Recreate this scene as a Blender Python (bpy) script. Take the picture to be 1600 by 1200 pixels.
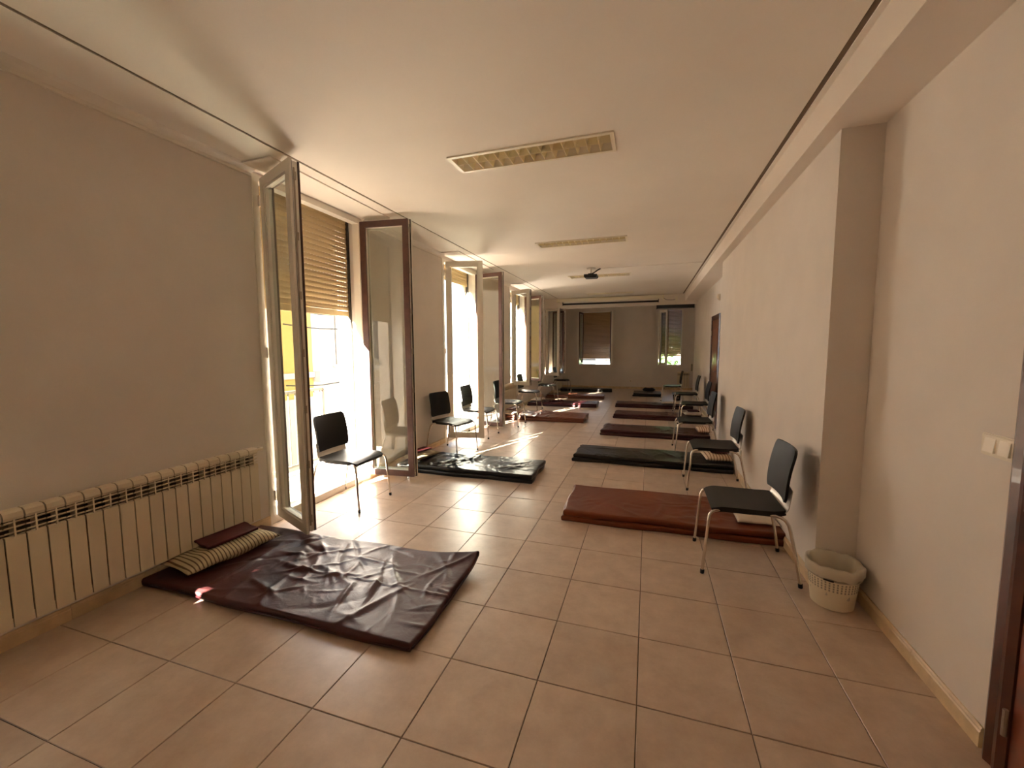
import bpy, math, random
import numpy as np
from mathutils import Vector, Matrix

sc = bpy.context.scene
for o in list(bpy.data.objects):
    bpy.data.objects.remove(o)
col = sc.collection
R = math.radians

# ------------------------------------------------------------------ camera
CAM_H = 1.5706
cam_d = bpy.data.cameras.new('camera')
cam_d.sensor_width = 36.0
cam_d.lens = 648.92 * 36 / 1600
cam_d.clip_start = 0.05
cam_d.clip_end = 300
cam = bpy.data.objects.new('camera', cam_d)
col.objects.link(cam)
_yaw, _pitch, _roll = -0.3158, -0.0885, -0.0041
_f = Vector((math.sin(_yaw) * math.cos(_pitch), math.cos(_yaw) * math.cos(_pitch), math.sin(_pitch)))
_r = Vector((math.cos(_yaw), -math.sin(_yaw), 0))
_u = _r.cross(_f)
_r2 = _r * math.cos(_roll) + _u * math.sin(_roll)
_u2 = _r2.cross(_f)
cam.matrix_world = Matrix(((_r2.x, _u2.x, -_f.x, 0), (_r2.y, _u2.y, -_f.y, 0), (_r2.z, _u2.z, -_f.z, CAM_H), (0, 0, 0, 1)))
sc.camera = cam

# ------------------------------------------------------------------ sky, sun, exposure
world = bpy.data.worlds.new('world')
sc.world = world
world.use_nodes = True
wn = world.node_tree
wn.nodes.clear()
_o = wn.nodes.new('ShaderNodeOutputWorld')
_b = wn.nodes.new('ShaderNodeBackground')
_b.inputs['Color'].default_value = (0.80, 0.91, 1.0, 1)
_b.inputs['Strength'].default_value = 1.6
wn.links.new(_b.outputs[0], _o.inputs[0])

SUN_AZ, SUN_EL = R(68), R(25)          # direction the light travels, measured on the floor; elevation
sun_d = bpy.data.lights.new('sun', 'SUN')
sun_d.energy = 60.0
sun_d.color = (1.0, 0.95, 0.86)
sun_d.angle = R(0.55)
sun = bpy.data.objects.new('sun', sun_d)
col.objects.link(sun)
_dir = Vector((math.cos(SUN_AZ) * math.cos(SUN_EL), math.sin(SUN_AZ) * math.cos(SUN_EL), -math.sin(SUN_EL)))
sun.rotation_euler = _dir.to_track_quat('-Z', 'Y').to_euler()
sun.location = (-12, -20, 12)

vs = sc.view_settings
sc.display_settings.display_device = 'sRGB'
vs.view_transform = 'Standard'
vs.look = 'None'
vs.gamma = 1.0
vs.use_curve_mapping = False
vs.exposure = 1.72
try:
    sc.cycles.use_denoising = True
    sc.cycles.denoiser = 'OPENIMAGEDENOISE'
    sc.cycles.max_bounces = 14
    sc.cycles.diffuse_bounces = 8
    sc.cycles.glossy_bounces = 5
    sc.cycles.transparent_max_bounces = 16
    sc.cycles.caustics_reflective = False
    sc.cycles.caustics_refractive = False
    sc.cycles.sample_clamp_indirect = 6.0
except Exception:
    pass

# ------------------------------------------------------------------ geometry helpers
class MB:
    def __init__(s):
        s.v = []; s.f = []
    def box(s, x0, x1, y0, y1, z0, z1):
        n = len(s.v)
        s.v += [(x0,y0,z0),(x1,y0,z0),(x1,y1,z0),(x0,y1,z0),(x0,y0,z1),(x1,y0,z1),(x1,y1,z1),(x0,y1,z1)]
        s.f += [tuple(n+i for i in q) for q in ((0,3,2,1),(4,5,6,7),(0,1,5,4),(1,2,6,5),(2,3,7,6),(3,0,4,7))]
        return s
    def prism(s, pts, axis, a, b):
        """closed outline pts (2d) extruded along axis from a to b"""
        n = len(s.v); k = len(pts)
        def mk(p, w):
            return {'x': (w, p[0], p[1]), 'y': (p[0], w, p[1]), 'z': (p[0], p[1], w)}[axis]
        s.v += [mk(p, a) for p in pts] + [mk(p, b) for p in pts]
        s.f.append(tuple(n+i for i in reversed(range(k)))); s.f.append(tuple(n+k+i for i in range(k)))
        for i in range(k):
            j = (i+1) % k
            s.f.append((n+i, n+j, n+k+j, n+k+i))
        return s
    def tube(s, pts, r, seg=10, cap=True):
        pts = [Vector(p) for p in pts]
        rs = r if isinstance(r, (list, tuple)) else [r]*len(pts)
        n0 = len(s.v)
        ref = None
        for i, p in enumerate(pts):
            t = (pts[min(i+1, len(pts)-1)] - pts[max(i-1, 0)]).normalized()
            if ref is None:
                ref = Vector((0,0,1)) if abs(t.z) < .9 else Vector((1,0,0))
            a = t.cross(ref).normalized(); b = t.cross(a).normalized()
            ref = -b if False else ref
            for k in range(seg):
                an = 2*math.pi*k/seg
                q = p + (a*math.cos(an) + b*math.sin(an))*rs[i]
                s.v.append(tuple(q))
        for i in range(len(pts)-1):
            for k in range(seg):
                k2 = (k+1) % seg
                s.f.append((n0+i*seg+k, n0+i*seg+k2, n0+(i+1)*seg+k2, n0+(i+1)*seg+k))
        if cap:
            s.f.append(tuple(n0+k for k in reversed(range(seg))))
            s.f.append(tuple(n0+(len(pts)-1)*seg+k for k in range(seg)))
        return s
    def lathe(s, prof, seg=32, wob=None):
        n0 = len(s.v)
        for i, (r, z) in enumerate(prof):
            for k in range(seg):
                an = 2*math.pi*k/seg
                rr, zz = (r, z) if wob is None else wob(i, an, r, z)
                s.v.append((rr*math.cos(an), rr*math.sin(an), zz))
        for i in range(len(prof)-1):
            for k in range(seg):
                k2 = (k+1) % seg
                s.f.append((n0+i*seg+k, n0+i*seg+k2, n0+(i+1)*seg+k2, n0+(i+1)*seg+k))
        return s
    def sheet(s, fn, nu, nv, th):
        """solid shell: fn(u,v)->(x,y,z), u,v in 0..1, thickened along its normal"""
        P = np.array([[fn(i/nu, j/nv) for j in range(nv+1)] for i in range(nu+1)], float)
        du = np.gradient(P, axis=0); dv = np.gradient(P, axis=1)
        N = np.cross(du, dv); N /= np.linalg.norm(N, axis=2)[..., None] + 1e-12
        A = P + N*th/2; B = P - N*th/2
        n0 = len(s.v); w = nv+1; tot = (nu+1)*w
        s.v += [tuple(q) for q in A.reshape(-1, 3)] + [tuple(q) for q in B.reshape(-1, 3)]
        for i in range(nu):
            for j in range(nv):
                a = n0+i*w+j
                s.f.append((a, a+w, a+w+1, a+1)); b = a+tot
                s.f.append((b, b+1, b+w+1, b+w))
        rim = [i*w for i in range(nu+1)] + [nu*w+j for j in range(1, nv+1)] + [i*w+nv for i in range(nu-1, -1, -1)] + [j for j in range(nv-1, 0, -1)]
        for k in range(len(rim)):
            a, b = rim[k], rim[(k+1) % len(rim)]
            s.f.append((n0+b, n0+a, n0+a+tot, n0+b+tot))
        return s
    def mesh(s, name, smooth=False, angle=None):
        m = bpy.data.meshes.new(name)
        m.from_pydata(s.v, [], s.f)
        m.validate(); m.update()
        if smooth:
            m.shade_smooth()
            if angle:
                m.set_sharp_from_angle(angle=R(angle))
        return m

def link(name, mesh, mat=None, parent=None, loc=(0,0,0), rz=0.0):
    o = bpy.data.objects.new(name, mesh)
    col.objects.link(o)
    if mat is not None and mesh is not None and len(mesh.materials) == 0:
        mesh.materials.append(mat)
    o.location = loc
    o.rotation_euler = (0, 0, rz)
    if parent is not None:
        o.parent = parent
    return o

def tag(o, label, cat, group=None):
    o['label'] = label; o['category'] = cat
    if group: o['group'] = group
    return o

def struct(o):
    o['kind'] = 'structure'
    return o

def thing(name, label, cat, loc=(0,0,0), rz=0.0, group=None):
    return tag(link(name, None, loc=loc, rz=rz), label, cat, group)

def copy_tree(o, parent=None):
    c = o.copy(); col.objects.link(c); c.parent = parent
    for ch in list(o.children):
        copy_tree(ch, c)
    return c

# ------------------------------------------------------------------ materials
def new_mat(name):
    m = bpy.data.materials.new(name); m.use_nodes = True
    return m, m.node_tree, m.node_tree.nodes['Principled BSDF']

def pbr(name, colr, rough=.5, metal=0., spec=.5, noise=0., nscale=8., bump=0., bscale=60., coat=0., mix=None):
    m, nt, b = new_mat(name)
    b.inputs['Base Color'].default_value = (*colr, 1)
    b.inputs['Roughness'].default_value = rough
    b.inputs['Metallic'].default_value = metal
    b.inputs['Specular IOR Level'].default_value = spec
    b.inputs['Coat Weight'].default_value = coat
    if noise or bump:
        tc = nt.nodes.new('ShaderNodeTexCoord')
    if noise:
        n = nt.nodes.new('ShaderNodeTexNoise'); n.inputs['Scale'].default_value = nscale; n.inputs['Detail'].default_value = 6
        nt.links.new(tc.outputs['Object'], n.inputs['Vector'])
        rp = nt.nodes.new('ShaderNodeValToRGB')
        rp.color_ramp.elements[0].position = .3; rp.color_ramp.elements[1].position = .7
        c2 = mix or tuple(min(1, c*(1+noise)) for c in colr)
        rp.color_ramp.elements[0].color = (*[c*(1-noise) for c in colr], 1)
        rp.color_ramp.elements[1].color = (*c2, 1)
        nt.links.new(n.outputs['Fac'], rp.inputs['Fac'])
        nt.links.new(rp.outputs['Color'], b.inputs['Base Color'])
    if bump:
        n2 = nt.nodes.new('ShaderNodeTexNoise'); n2.inputs['Scale'].default_value = bscale; n2.inputs['Detail'].default_value = 4
        nt.links.new(tc.outputs['Object'], n2.inputs['Vector'])
        bp = nt.nodes.new('ShaderNodeBump'); bp.inputs['Strength'].default_value = bump; bp.inputs['Distance'].default_value = .004
        nt.links.new(n2.outputs['Fac'], bp.inputs['Height']); nt.links.new(bp.outputs['Normal'], b.inputs['Normal'])
    return m

M = {}
M['wall'] = pbr('wall_paint', (.73, .665, .60), .75, noise=.03, nscale=3, bump=.12, bscale=160, spec=.3)
M['ceiling'] = pbr('ceiling_paint', (.84, .78, .70), .8, noise=.02, nscale=2, spec=.25)
M['beam'] = pbr('beam_paint', (.78, .70, .62), .8, noise=.02, nscale=2, spec=.25)
M['groove'] = pbr('groove_painted_shade', (.17, .115, .075), .8)  # dark brown stands in for the shade inside the ceiling grooves
M['grout'] = pbr('grout', (.15, .10, .065), .8)
M['skirt'] = pbr('skirting_tile', (.62, .46, .27), .35, noise=.18, nscale=9)
M['white'] = pbr('white_lacquer', (.80, .74, .66), .35)
M['whitefr'] = pbr('window_white', (.82, .77, .68), .32)
M['brown'] = pbr('brown_foil', (.075, .028, .018), .4, noise=.2, nscale=20)
M['rubber'] = pbr('black_rubber', (.012, .011, .010), .6)
M['lock'] = pbr('lock_strip_metal', (.36, .30, .24), .4, metal=.6)
M['chrome'] = pbr('chrome', (.72, .66, .58), .16, metal=1.)
M['steel'] = pbr('silver_plate', (.62, .56, .48), .38, metal=.75)
M['black'] = pbr('black_plastic', (.014, .012, .010), .48, spec=.24, bump=.08, bscale=300)
M['blackbox'] = pbr('black_casing', (.010, .010, .010), .55)
M['radiator'] = pbr('radiator_enamel', (.68, .58, .42), .42)
M['raddark'] = pbr('radiator_dark_slab', (.10, .08, .055), .7)
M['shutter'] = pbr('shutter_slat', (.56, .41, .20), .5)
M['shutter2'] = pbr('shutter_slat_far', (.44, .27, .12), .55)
M['rail'] = pbr('guide_rail', (.05, .04, .03), .5)
M['wood'] = pbr('varnished_wood', (.20, .042, .014), .28, noise=.35, nscale=6, coat=.4)
M['wooddark'] = pbr('dark_varnished_wood', (.085, .022, .010), .3, noise=.35, nscale=8, coat=.3)
M['binplastic'] = pbr('bin_plastic', (.74, .66, .50), .45)
M['bandgrey'] = pbr('bin_band', (.32, .29, .24), .5)
M['switch'] = pbr('switch_plastic', (.80, .72, .58), .4)
M['lamp'] = pbr('lamp_housing', (.80, .73, .58), .4)
M['louvre'] = pbr('louvre_reflector', (.80, .70, .46), .4, metal=.0)
M['balcony'] = pbr('balcony_tile', (.62, .52, .42), .7, noise=.08)
M['railing'] = pbr('railing_paint', (.14, .125, .105), .5)
M['street'] = pbr('street', (.45, .41, .36), .9)
M['yellow'] = pbr('yellow_render', (.50, .30, .075), .85, noise=.04, nscale=1)
M['pale'] = pbr('pale_render', (.58, .52, .43), .85, noise=.03, nscale=1)
M['peach'] = pbr('peach_render', (.52, .37, .25), .85, noise=.03, nscale=1)
M['stone'] = pbr('stone_band', (.50, .43, .36), .85, noise=.08)
M['extwall'] = pbr('outside_wall', (.34, .29, .23), .85, noise=.05, nscale=2)
M['leaf'] = pbr('tree_leaf', (.10, .19, .04), .7, noise=.4, nscale=4)
M['bark'] = pbr('bark', (.12, .08, .05), .9)
M['cable'] = pbr('cable', (.03, .025, .02), .7)
M['greybag'] = pbr('grey_bag', (.30, .30, .31), .35)

def glass_mat():
    m, nt, b = new_mat('window_glass')
    nt.nodes.remove(b)
    out = [n for n in nt.nodes if n.type == 'OUTPUT_MATERIAL'][0]
    tr = nt.nodes.new('ShaderNodeBsdfTransparent'); tr.inputs['Color'].default_value = (.90, .93, .90, 1)
    gl = nt.nodes.new('ShaderNodeBsdfGlossy'); gl.inputs['Roughness'].default_value = .0
    fr = nt.nodes.new('ShaderNodeFresnel')
    ge = nt.nodes.new('ShaderNodeNewGeometry')          # same index seen from either side of the thin pane
    ma = nt.nodes.new('ShaderNodeMapRange'); ma.inputs['To Min'].default_value = 1.6; ma.inputs['To Max'].default_value = 1/1.6
    nt.links.new(ge.outputs['Backfacing'], ma.inputs['Value']); nt.links.new(ma.outputs[0], fr.inputs['IOR'])
    mx = nt.nodes.new('ShaderNodeMixShader')
    nt.links.new(fr.outputs[0], mx.inputs[0]); nt.links.new(tr.outputs[0], mx.inputs[1]); nt.links.new(gl.outputs[0], mx.inputs[2])
    nt.links.new(mx.outputs[0], out.inputs['Surface'])
    return m
M['glass'] = glass_mat()

def liner_mat():
    m, nt, b = new_mat('bin_liner_film')
    b.inputs['Base Color'].default_value = (.80, .74, .62, 1); b.inputs['Roughness'].default_value = .35
    b.inputs['Alpha'].default_value = .62
    return m
M['liner'] = liner_mat()

def tile_mat():
    m, nt, b = new_mat('floor_tile_ceramic')
    tc = nt.nodes.new('ShaderNodeTexCoord'); oi = nt.nodes.new('ShaderNodeObjectInfo')
    geo = nt.nodes.new('ShaderNodeNewGeometry')
    n = nt.nodes.new('ShaderNodeTexNoise'); n.inputs['Scale'].default_value = 5.5; n.inputs['Detail'].default_value = 9; n.inputs['Roughness'].default_value = .68
    nt.links.new(geo.outputs['Position'], n.inputs['Vector'])
    rp = nt.nodes.new('ShaderNodeValToRGB')
    rp.color_ramp.elements[0].position = .32; rp.color_ramp.elements[1].position = .70
    rp.color_ramp.elements[0].color = (.45, .325, .235, 1); rp.color_ramp.elements[1].color = (.60, .46, .35, 1)
    nt.links.new(n.outputs['Fac'], rp.inputs['Fac'])
    hs = nt.nodes.new('ShaderNodeHueSaturation')
    mr = nt.nodes.new('ShaderNodeMapRange'); mr.inputs['To Min'].default_value = .94; mr.inputs['To Max'].default_value = 1.05
    nt.links.new(oi.outputs['Random'], mr.inputs['Value']); nt.links.new(mr.outputs[0], hs.inputs['Value'])
    nt.links.new(rp.outputs['Color'], hs.inputs['Color']); nt.links.new(hs.outputs['Color'], b.inputs['Base Color'])
    b.inputs['Roughness'].default_value = .29
    b.inputs['Specular IOR Level'].default_value = .7
    n2 = nt.nodes.new('ShaderNodeTexNoise'); n2.inputs['Scale'].default_value = 35; n2.inputs['Detail'].default_value = 4
    nt.links.new(geo.outputs['Position'], n2.inputs['Vector'])
    bp = nt.nodes.new('ShaderNodeBump'); bp.inputs['Strength'].default_value = .10; bp.inputs['Distance'].default_value = .003
    nt.links.new(n2.outputs['Fac'], bp.inputs['Height']); nt.links.new(bp.outputs['Normal'], b.inputs['Normal'])
    return m
M['tile'] = tile_mat()

def vinyl(name, c, rough=.30):
    m, nt, b = new_mat('vinyl_' + name)
    tc = nt.nodes.new('ShaderNodeTexCoord')
    n = nt.nodes.new('ShaderNodeTexNoise'); n.inputs['Scale'].default_value = 4; n.inputs['Detail'].default_value = 5
    nt.links.new(tc.outputs['Object'], n.inputs['Vector'])
    rp = nt.nodes.new('ShaderNodeValToRGB')
    rp.color_ramp.elements[0].color = (*[x*.85 for x in c], 1); rp.color_ramp.elements[1].color = (*[x*1.15 for x in c], 1)
    nt.links.new(n.outputs['Fac'], rp.inputs['Fac']); nt.links.new(rp.outputs['Color'], b.inputs['Base Color'])
    b.inputs['Roughness'].default_value = rough
    b.inputs['Specular IOR Level'].default_value = .34
    n2 = nt.nodes.new('ShaderNodeTexNoise'); n2.inputs['Scale'].default_value = 14; n2.inputs['Detail'].default_value = 6; n2.inputs['Distortion'].default_value = 1.2
    nt.links.new(tc.outputs['Object'], n2.inputs['Vector'])
    bp = nt.nodes.new('ShaderNodeBump'); bp.inputs['Strength'].default_value = .25; bp.inputs['Distance'].default_value = .01
    nt.links.new(n2.outputs['Fac'], bp.inputs['Height']); nt.links.new(bp.outputs['Normal'], b.inputs['Normal'])
    return m
M['v_maroon'] = vinyl('maroon', (.062, .016, .015), .42)
M['v_dkmaroon'] = vinyl('dark_maroon', (.038, .007, .008))
M['v_rust'] = vinyl('rust', (.15, .030, .006), .36)
M['v_black'] = vinyl('black', (.012, .010, .008), .28)
M['v_brown'] = vinyl('brown', (.15, .050, .028))
M['v_pad'] = vinyl('pad_maroon', (.075, .012, .014), .5)

def stripe_mat(name, a, bcol, sc_):
    m, nt, b = new_mat(name)
    tc = nt.nodes.new('ShaderNodeTexCoord')
    w = nt.nodes.new('ShaderNodeTexWave'); w.wave_type = 'BANDS'; w.bands_direction = 'X'
    w.inputs['Scale'].default_value = sc_; w.inputs['Distortion'].default_value = .3
    nt.links.new(tc.outputs['Object'], w.inputs['Vector'])
    rp = nt.nodes.new('ShaderNodeValToRGB'); rp.color_ramp.interpolation = 'LINEAR'
    rp.color_ramp.elements[0].position = .16; rp.color_ramp.elements[0].color = (*bcol, 1)
    rp.color_ramp.elements[1].position = .30; rp.color_ramp.elements[1].color = (*a, 1)
    nt.links.new(w.outputs['Fac'], rp.inputs['Fac']); nt.links.new(rp.outputs['Color'], b.inputs['Base Color'])
    b.inputs['Roughness'].default_value = .9
    return m
M['stripe'] = stripe_mat('striped_ticking', (.52, .43, .27), (.13, .085, .05), 12.5)
M['stripe2'] = stripe_mat('striped_ticking_brown', (.60, .46, .32), (.22, .12, .07), 9.0)
M['linen'] = pbr('pale_linen', (.55, .46, .36), .9, noise=.1, nscale=12)

# ------------------------------------------------------------------ room shell
XL = -3.165          # left wall, room face
XO = -3.548           # left wall, street face
XR = 1.279           # right wall
ZC = 3.05            # ceiling
WIN = {0: (-.56, .90, .60, 2.96), 1: (2.73, 4.13, 0.0, 3.02), 2: (6.09, 7.52, 0.0, 2.99), 3: (9.49, 10.90, .62, 2.96), 4: (13.02, 14.42, .62, 2.82)}

# floor: slab with grout colour, tiles as children
TX0, TY0, TS = -0.011, 2.2291, 0.45
floor = struct(link('floor', MB().box(-3.6, 2.1, -2.2, 16.9, -.20, -.006).mesh('floor'), M['grout']))
JG = .0022
def tile_mesh(w, d, nm='floor_tile'):
    mb = MB(); b = .0018
    mb.v = [(0,0,-.006),(w,0,-.006),(w,d,-.006),(0,d,-.006),(0,0,-b),(w,0,-b),(w,d,-b),(0,d,-b),(b,b,0),(w-b,b,0),(w-b,d-b,0),(b,d-b,0)]
    mb.f = [(0,1,5,4),(1,2,6,5),(2,3,7,6),(3,0,4,7),(4,5,9,8),(5,6,10,9),(6,7,11,10),(7,4,8,11),(8,9,10,11)]
    return mb.mesh(nm)
full = tile_mesh(TS-2*JG, TS-2*JG)
cols = list(range(-7, 3))
for j in range(-4, 14):
    for i in cols:
        x0 = TX0 + i*TS; y0 = TY0 + j*TS
        link('floor_tile', full, M['tile'], floor, (x0+JG, y0+JG, 0))
field = MB()
def field_tile(x0, y0):
    n = len(field.v); w = TS-2*JG
    x0 += JG; y0 += JG
    field.v.extend([(x0,y0,0),(x0+w,y0,0),(x0+w,y0+w,0),(x0,y0+w,0),(x0,y0,-.006),(x0+w,y0,-.006),(x0+w,y0+w,-.006),(x0,y0+w,-.006)])
    field.f.extend([tuple(n+k for k in q) for q in ((0,1,2,3),(4,5,1,0),(5,6,2,1),(6,7,3,2),(7,4,0,3))])
for j in list(range(-9, -4)) + list(range(14, 33)):
    for i in range(-7, 5):
        field_tile(TX0+i*TS, TY0+j*TS)
fo = link('distant_floor_tiles', field.mesh('distant_floor_tiles'), M['tile'], floor); fo['kind'] = 'stuff'

# left wall with window openings and segmental arches on the street side
wl = MB()
ys = [-2.2] + [v for n in (0,1,2,3,4) for v in WIN[n][:2]] + [16.8]
for k in range(0, len(ys), 2):
    wl.box(XO, XL, ys[k], ys[k+1], 0, 3.16)
for n in (0,1,2,3,4):
    a, b, z0, z1 = WIN[n]
    wl.box(XO, XL, a, b, z1, 3.16)
    if z0 > 0: wl.box(XO, XL, a, b, 0, z0)
for n in (2, 3):
    a, b, z0, z1 = WIN[n]
    spring, crown = z1-.50, z1-.06
    pts = [(a, z1)]
    N = 18
    half = (b-a)/2; rise = crown-spring
    rad = (half*half+rise*rise)/(2*rise); cz = crown-rad; cy = (a+b)/2
    for k in range(N+1):
        y = a+(b-a)*k/N
        pts.append((y, cz+math.sqrt(max(0, rad*rad-(y-cy)**2))))
    pts.append((b, z1))
    wl.prism(pts, 'x', XO, XO+.16)
wall_left = struct(link('wall_left', wl.mesh('wall_left'), M['wall']))
wall_left.data.materials.append(M['extwall'])
for _p in wall_left.data.polygons:                     # street face given a darker colour to cut sunlight bounced onto the houses
    if _p.normal.x < -.5 and abs(_p.center.x-XO) < .01: _p.material_index = 1

# right wall: near stretch, thicker middle stretch, set-back far stretch, end bay
wr = MB()
wr.box(XR, 1.55, -2.2, 3.065, 0, 3.16)
wr.box(1.06, 1.55, 3.065, 7.19, 0, 3.16)
wr.box(1.28, 1.55, 7.19, 13.25, 0, 3.16)
wr.box(1.55, 1.95, 13.0, 13.25, 0, 3.16)
wr.box(1.9, 2.1, 13.25, 16.8, 0, 3.16)
wall_right = struct(link('wall_right', wr.mesh('wall_right'), M['wall']))

# far wall with two windows; the right part is set back
EY, EY2 = 16.0, 16.14
E1 = (-2.46, -1.25, .87, 2.90)
E2 = (.33, 1.17, .87, 2.90)
wf = MB()
for (a, b, yy, w) in ((XO, .19, EY, E1), (.19, 2.1, EY2, E2)):
    wf.box(a, w[0], yy, yy+.35, 0, 3.16); wf.box(w[1], b, yy, yy+.35, 0, 3.16)
    wf.box(w[0], w[1], yy, yy+.35, 0, w[2]); wf.box(w[0], w[1], yy, yy+.35, w[3], 3.16)
wall_far = struct(link('wall_far', wf.mesh('wall_far'), M['wall']))
struct(link('wall_rear', MB().box(XO, 1.55, -2.35, -2.0, 0, 3.16).mesh('wall_rear'), M['wall']))

# ceiling with the two shadow gaps
cl = MB()
LIGHTS = [(-1.53, 3.06), (-1.57, 5.88), (-1.635, 8.80), (-1.67, 11.80)]
LW, LD, LB = 1.27, .30, .028
_y = -2.2
for (lx, ly) in LIGHTS:
    cl.box(-2.665, .89, _y, ly+LB, ZC, ZC+.1)
    cl.box(-2.665, lx+LB, ly+LB, ly+LD-LB, ZC, ZC+.1); cl.box(lx+LW-LB, .89, ly+LB, ly+LD-LB, ZC, ZC+.1)
    _y = ly+LD-LB
cl.box(-2.665, .89, _y, 12.78, ZC, ZC+.1)
cl.box(XO, -2.690, -2.2, 12.78, ZC, ZC+.1)
cl.box(.925, 2.1, -2.2, 12.78, ZC, ZC+.1)
cl.box(XO, 2.1, 12.78, 16.8, ZC, ZC+.1)
cl.box(XO, 2.1, -2.3, 16.8, ZC+.1, ZC+.2)
ceiling = struct(link('ceiling', cl.mesh('ceiling'), M['ceiling']))
link('shadow_gap', MB().box(-2.690, -2.665, -2.2, 12.78, ZC+.006, ZC+.03).mesh('shadow_gap'), M['groove'], ceiling)  # shallow backing strips with the groove shade put into their colour
link('shadow_gap', MB().box(.89, .925, -2.2, 12.78, ZC+.008, ZC+.05).mesh('shadow_gap'), M['groove'], ceiling)
link('side_beam', MB().box(.958, 1.6, -2.2, 12.78, 2.853, ZC+.05).mesh('side_beam'), M['beam'], ceiling)
link('header_beam', MB().box(XL, 1.6, 12.78, 13.0, 2.755, ZC+.05).mesh('header_beam'), M['beam'], ceiling)
for n in (1, 2, 3):
    a, b = WIN[n][:2]
    link('cover_panel', MB().prism([(XL, a-.13), (-2.805, a-.12), (-2.835, b+.08), (XL, b+.10)], 'z', ZC-.012, ZC+.01).mesh('cover_panel'), M['ceiling'], ceiling)
# slim coving where the left wall meets the ceiling, between the windows
n_trim = 0
for k, (a, b) in enumerate(((.9, 2.73), (4.13, 6.09), (7.52, 9.49), (10.9, 12.78))):
    n_trim += 1
    pr = [(XL-.01, 2.985), (XL+.012, 2.99), (XL+.016, 3.01), (XL+.05, 3.03), (XL+.07, ZC), (XL-.01, ZC)]
    struct(link('trim_%d' % n_trim, MB().prism(pr, 'y', a, b).mesh('trim'), M['ceiling']))

# baseboards made of cut tiles
def skirting(name, runs, h=.085):
    base = MB()
    first = True
    root = struct(link(name, None))
    for (ax, fixed, side, a, b) in runs:
        y = a
        while y < b-.01:
            e = min(b, y+TS)
            t = .014*side
            lo, hi = sorted((fixed, fixed+t))
            pr = [(fixed, 0), (fixed+t, 0), (fixed+t, h-.022), (fixed+t*.75, h-.016), (fixed+t*.75, h-.008), (fixed+t*.45, h), (fixed, h)]
            if ax == 'y':
                mb = MB().prism(pr, 'y', y+.0008, e-.0008)
            else:
                mb = MB().prism([(p[0], p[1]) for p in pr], 'x', y+.0008, e-.0008)
            link('skirting_tile', mb.mesh('skirting_tile'), M['skirt'], root)
            y = e
    return root
skirting('baseboard_left', [('y', XL, 1, .48, 2.73), ('y', XL, 1, 4.13, 6.09), ('y', XL, 1, 7.52, 12.9)])
skirting('baseboard_right', [('y', XR, -1, 1.985, 3.065), ('y', 1.06, -1, 3.065, 7.19), ('y', 1.28, -1, 7.19, 8.62), ('y', 1.28, -1, 9.68, 13.2)])
skirting('baseboard_far', [('x', EY, -1, XL, .19), ('x', EY2, -1, .19, 1.9)])

# ------------------------------------------------------------------ windows of the left wall
FRX0, FRX1 = XL-.075, XL+.012
SW, ST = .625, .082
def frame_bars(mb, x0, x1, z0, z1, wd, y0, y1):
    mb.box(x0, x0+wd, y0, y1, z0, z1); mb.box(x1-wd, x1, y0, y1, z0, z1)
    mb.box(x0+wd, x1-wd, y0, y1, z0, z0+wd); mb.box(x0+wd, x1-wd, y0, y1, z1-wd, z1)
    return mb

def build_sash(parent, hx, hy, z0, z1, ang, far, w=SW):
    """sash hinged at (hx,hy); far=True: hinged on the far jamb, so the brown street face looks at the near side"""
    s = -1 if far else 1
    H = z1-z0; wd = .078
    def Y(a, b):
        return (min(a*s, b*s), max(a*s, b*s))
    mb = MB()
    frame_bars(mb, .018, w, 0, H, wd, *Y(0, .020))          # room-side lip
    frame_bars(mb, .030, w-.014, .012, H-.012, wd-.012, *Y(.024, ST-.016))
    frame_bars(mb, .018+wd, w-wd, wd, H-wd, .016, *Y(.010, .034))  # glazing bead
    sash = link('sash', mb.mesh('sash'), M['whitefr'], parent, (hx, hy, z0), ang)
    link('outer_cladding', frame_bars(MB(), .030, w-.010, .010, H-.010, wd-.010, *Y(ST-.016, ST)).mesh('outer_cladding'), M['brown'], sash)
    g = MB(); frame_bars(g, .024, w-.004, .004, H-.004, .02, *Y(.020, .024))
    link('gasket', g.mesh('gasket'), M['rubber'], sash)
    link('glass_pane', MB().box(.018+wd+.004, w-wd-.004, *Y(.036, .040), wd+.004, H-wd-.004).mesh('glass_pane'), M['glass'], sash)
    lk = MB()
    lk.box(w-.014, w-.010, *Y(.034, .046), .06, H-.06)
    for q in range(7):
        zz = .12 + (H-.24)*q/6
        lk.box(w-.014, w-.004, *Y(.034, .052), zz-.03, zz+.03)
    link('lock_strip', lk.mesh('lock_strip'), M['lock'], sash)
    hn = MB()
    for zz in (.18, H/2, H-.18):
        hn.tube([(.004, -.004*s, zz-.045), (.004, -.004*s, zz+.045)], .009, 8)
    link('hinge', hn.mesh('hinge', True, 40), M['white'], sash)
    if far:
        hd = MB().box(w-.052, w-.028, *Y(-.010, 0), H*.40, H*.40+.13)
        hd.tube([(w-.04, -.010*s, H*.40+.09), (w-.04, -.045*s, H*.40+.09), (w-.045, -.048*s, H*.40+.085), (w-.16, -.048*s, H*.40+.085)], .008, 8)
        link('handle', hd.mesh('handle', True, 40), M['white'], sash)
    return sash

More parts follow.
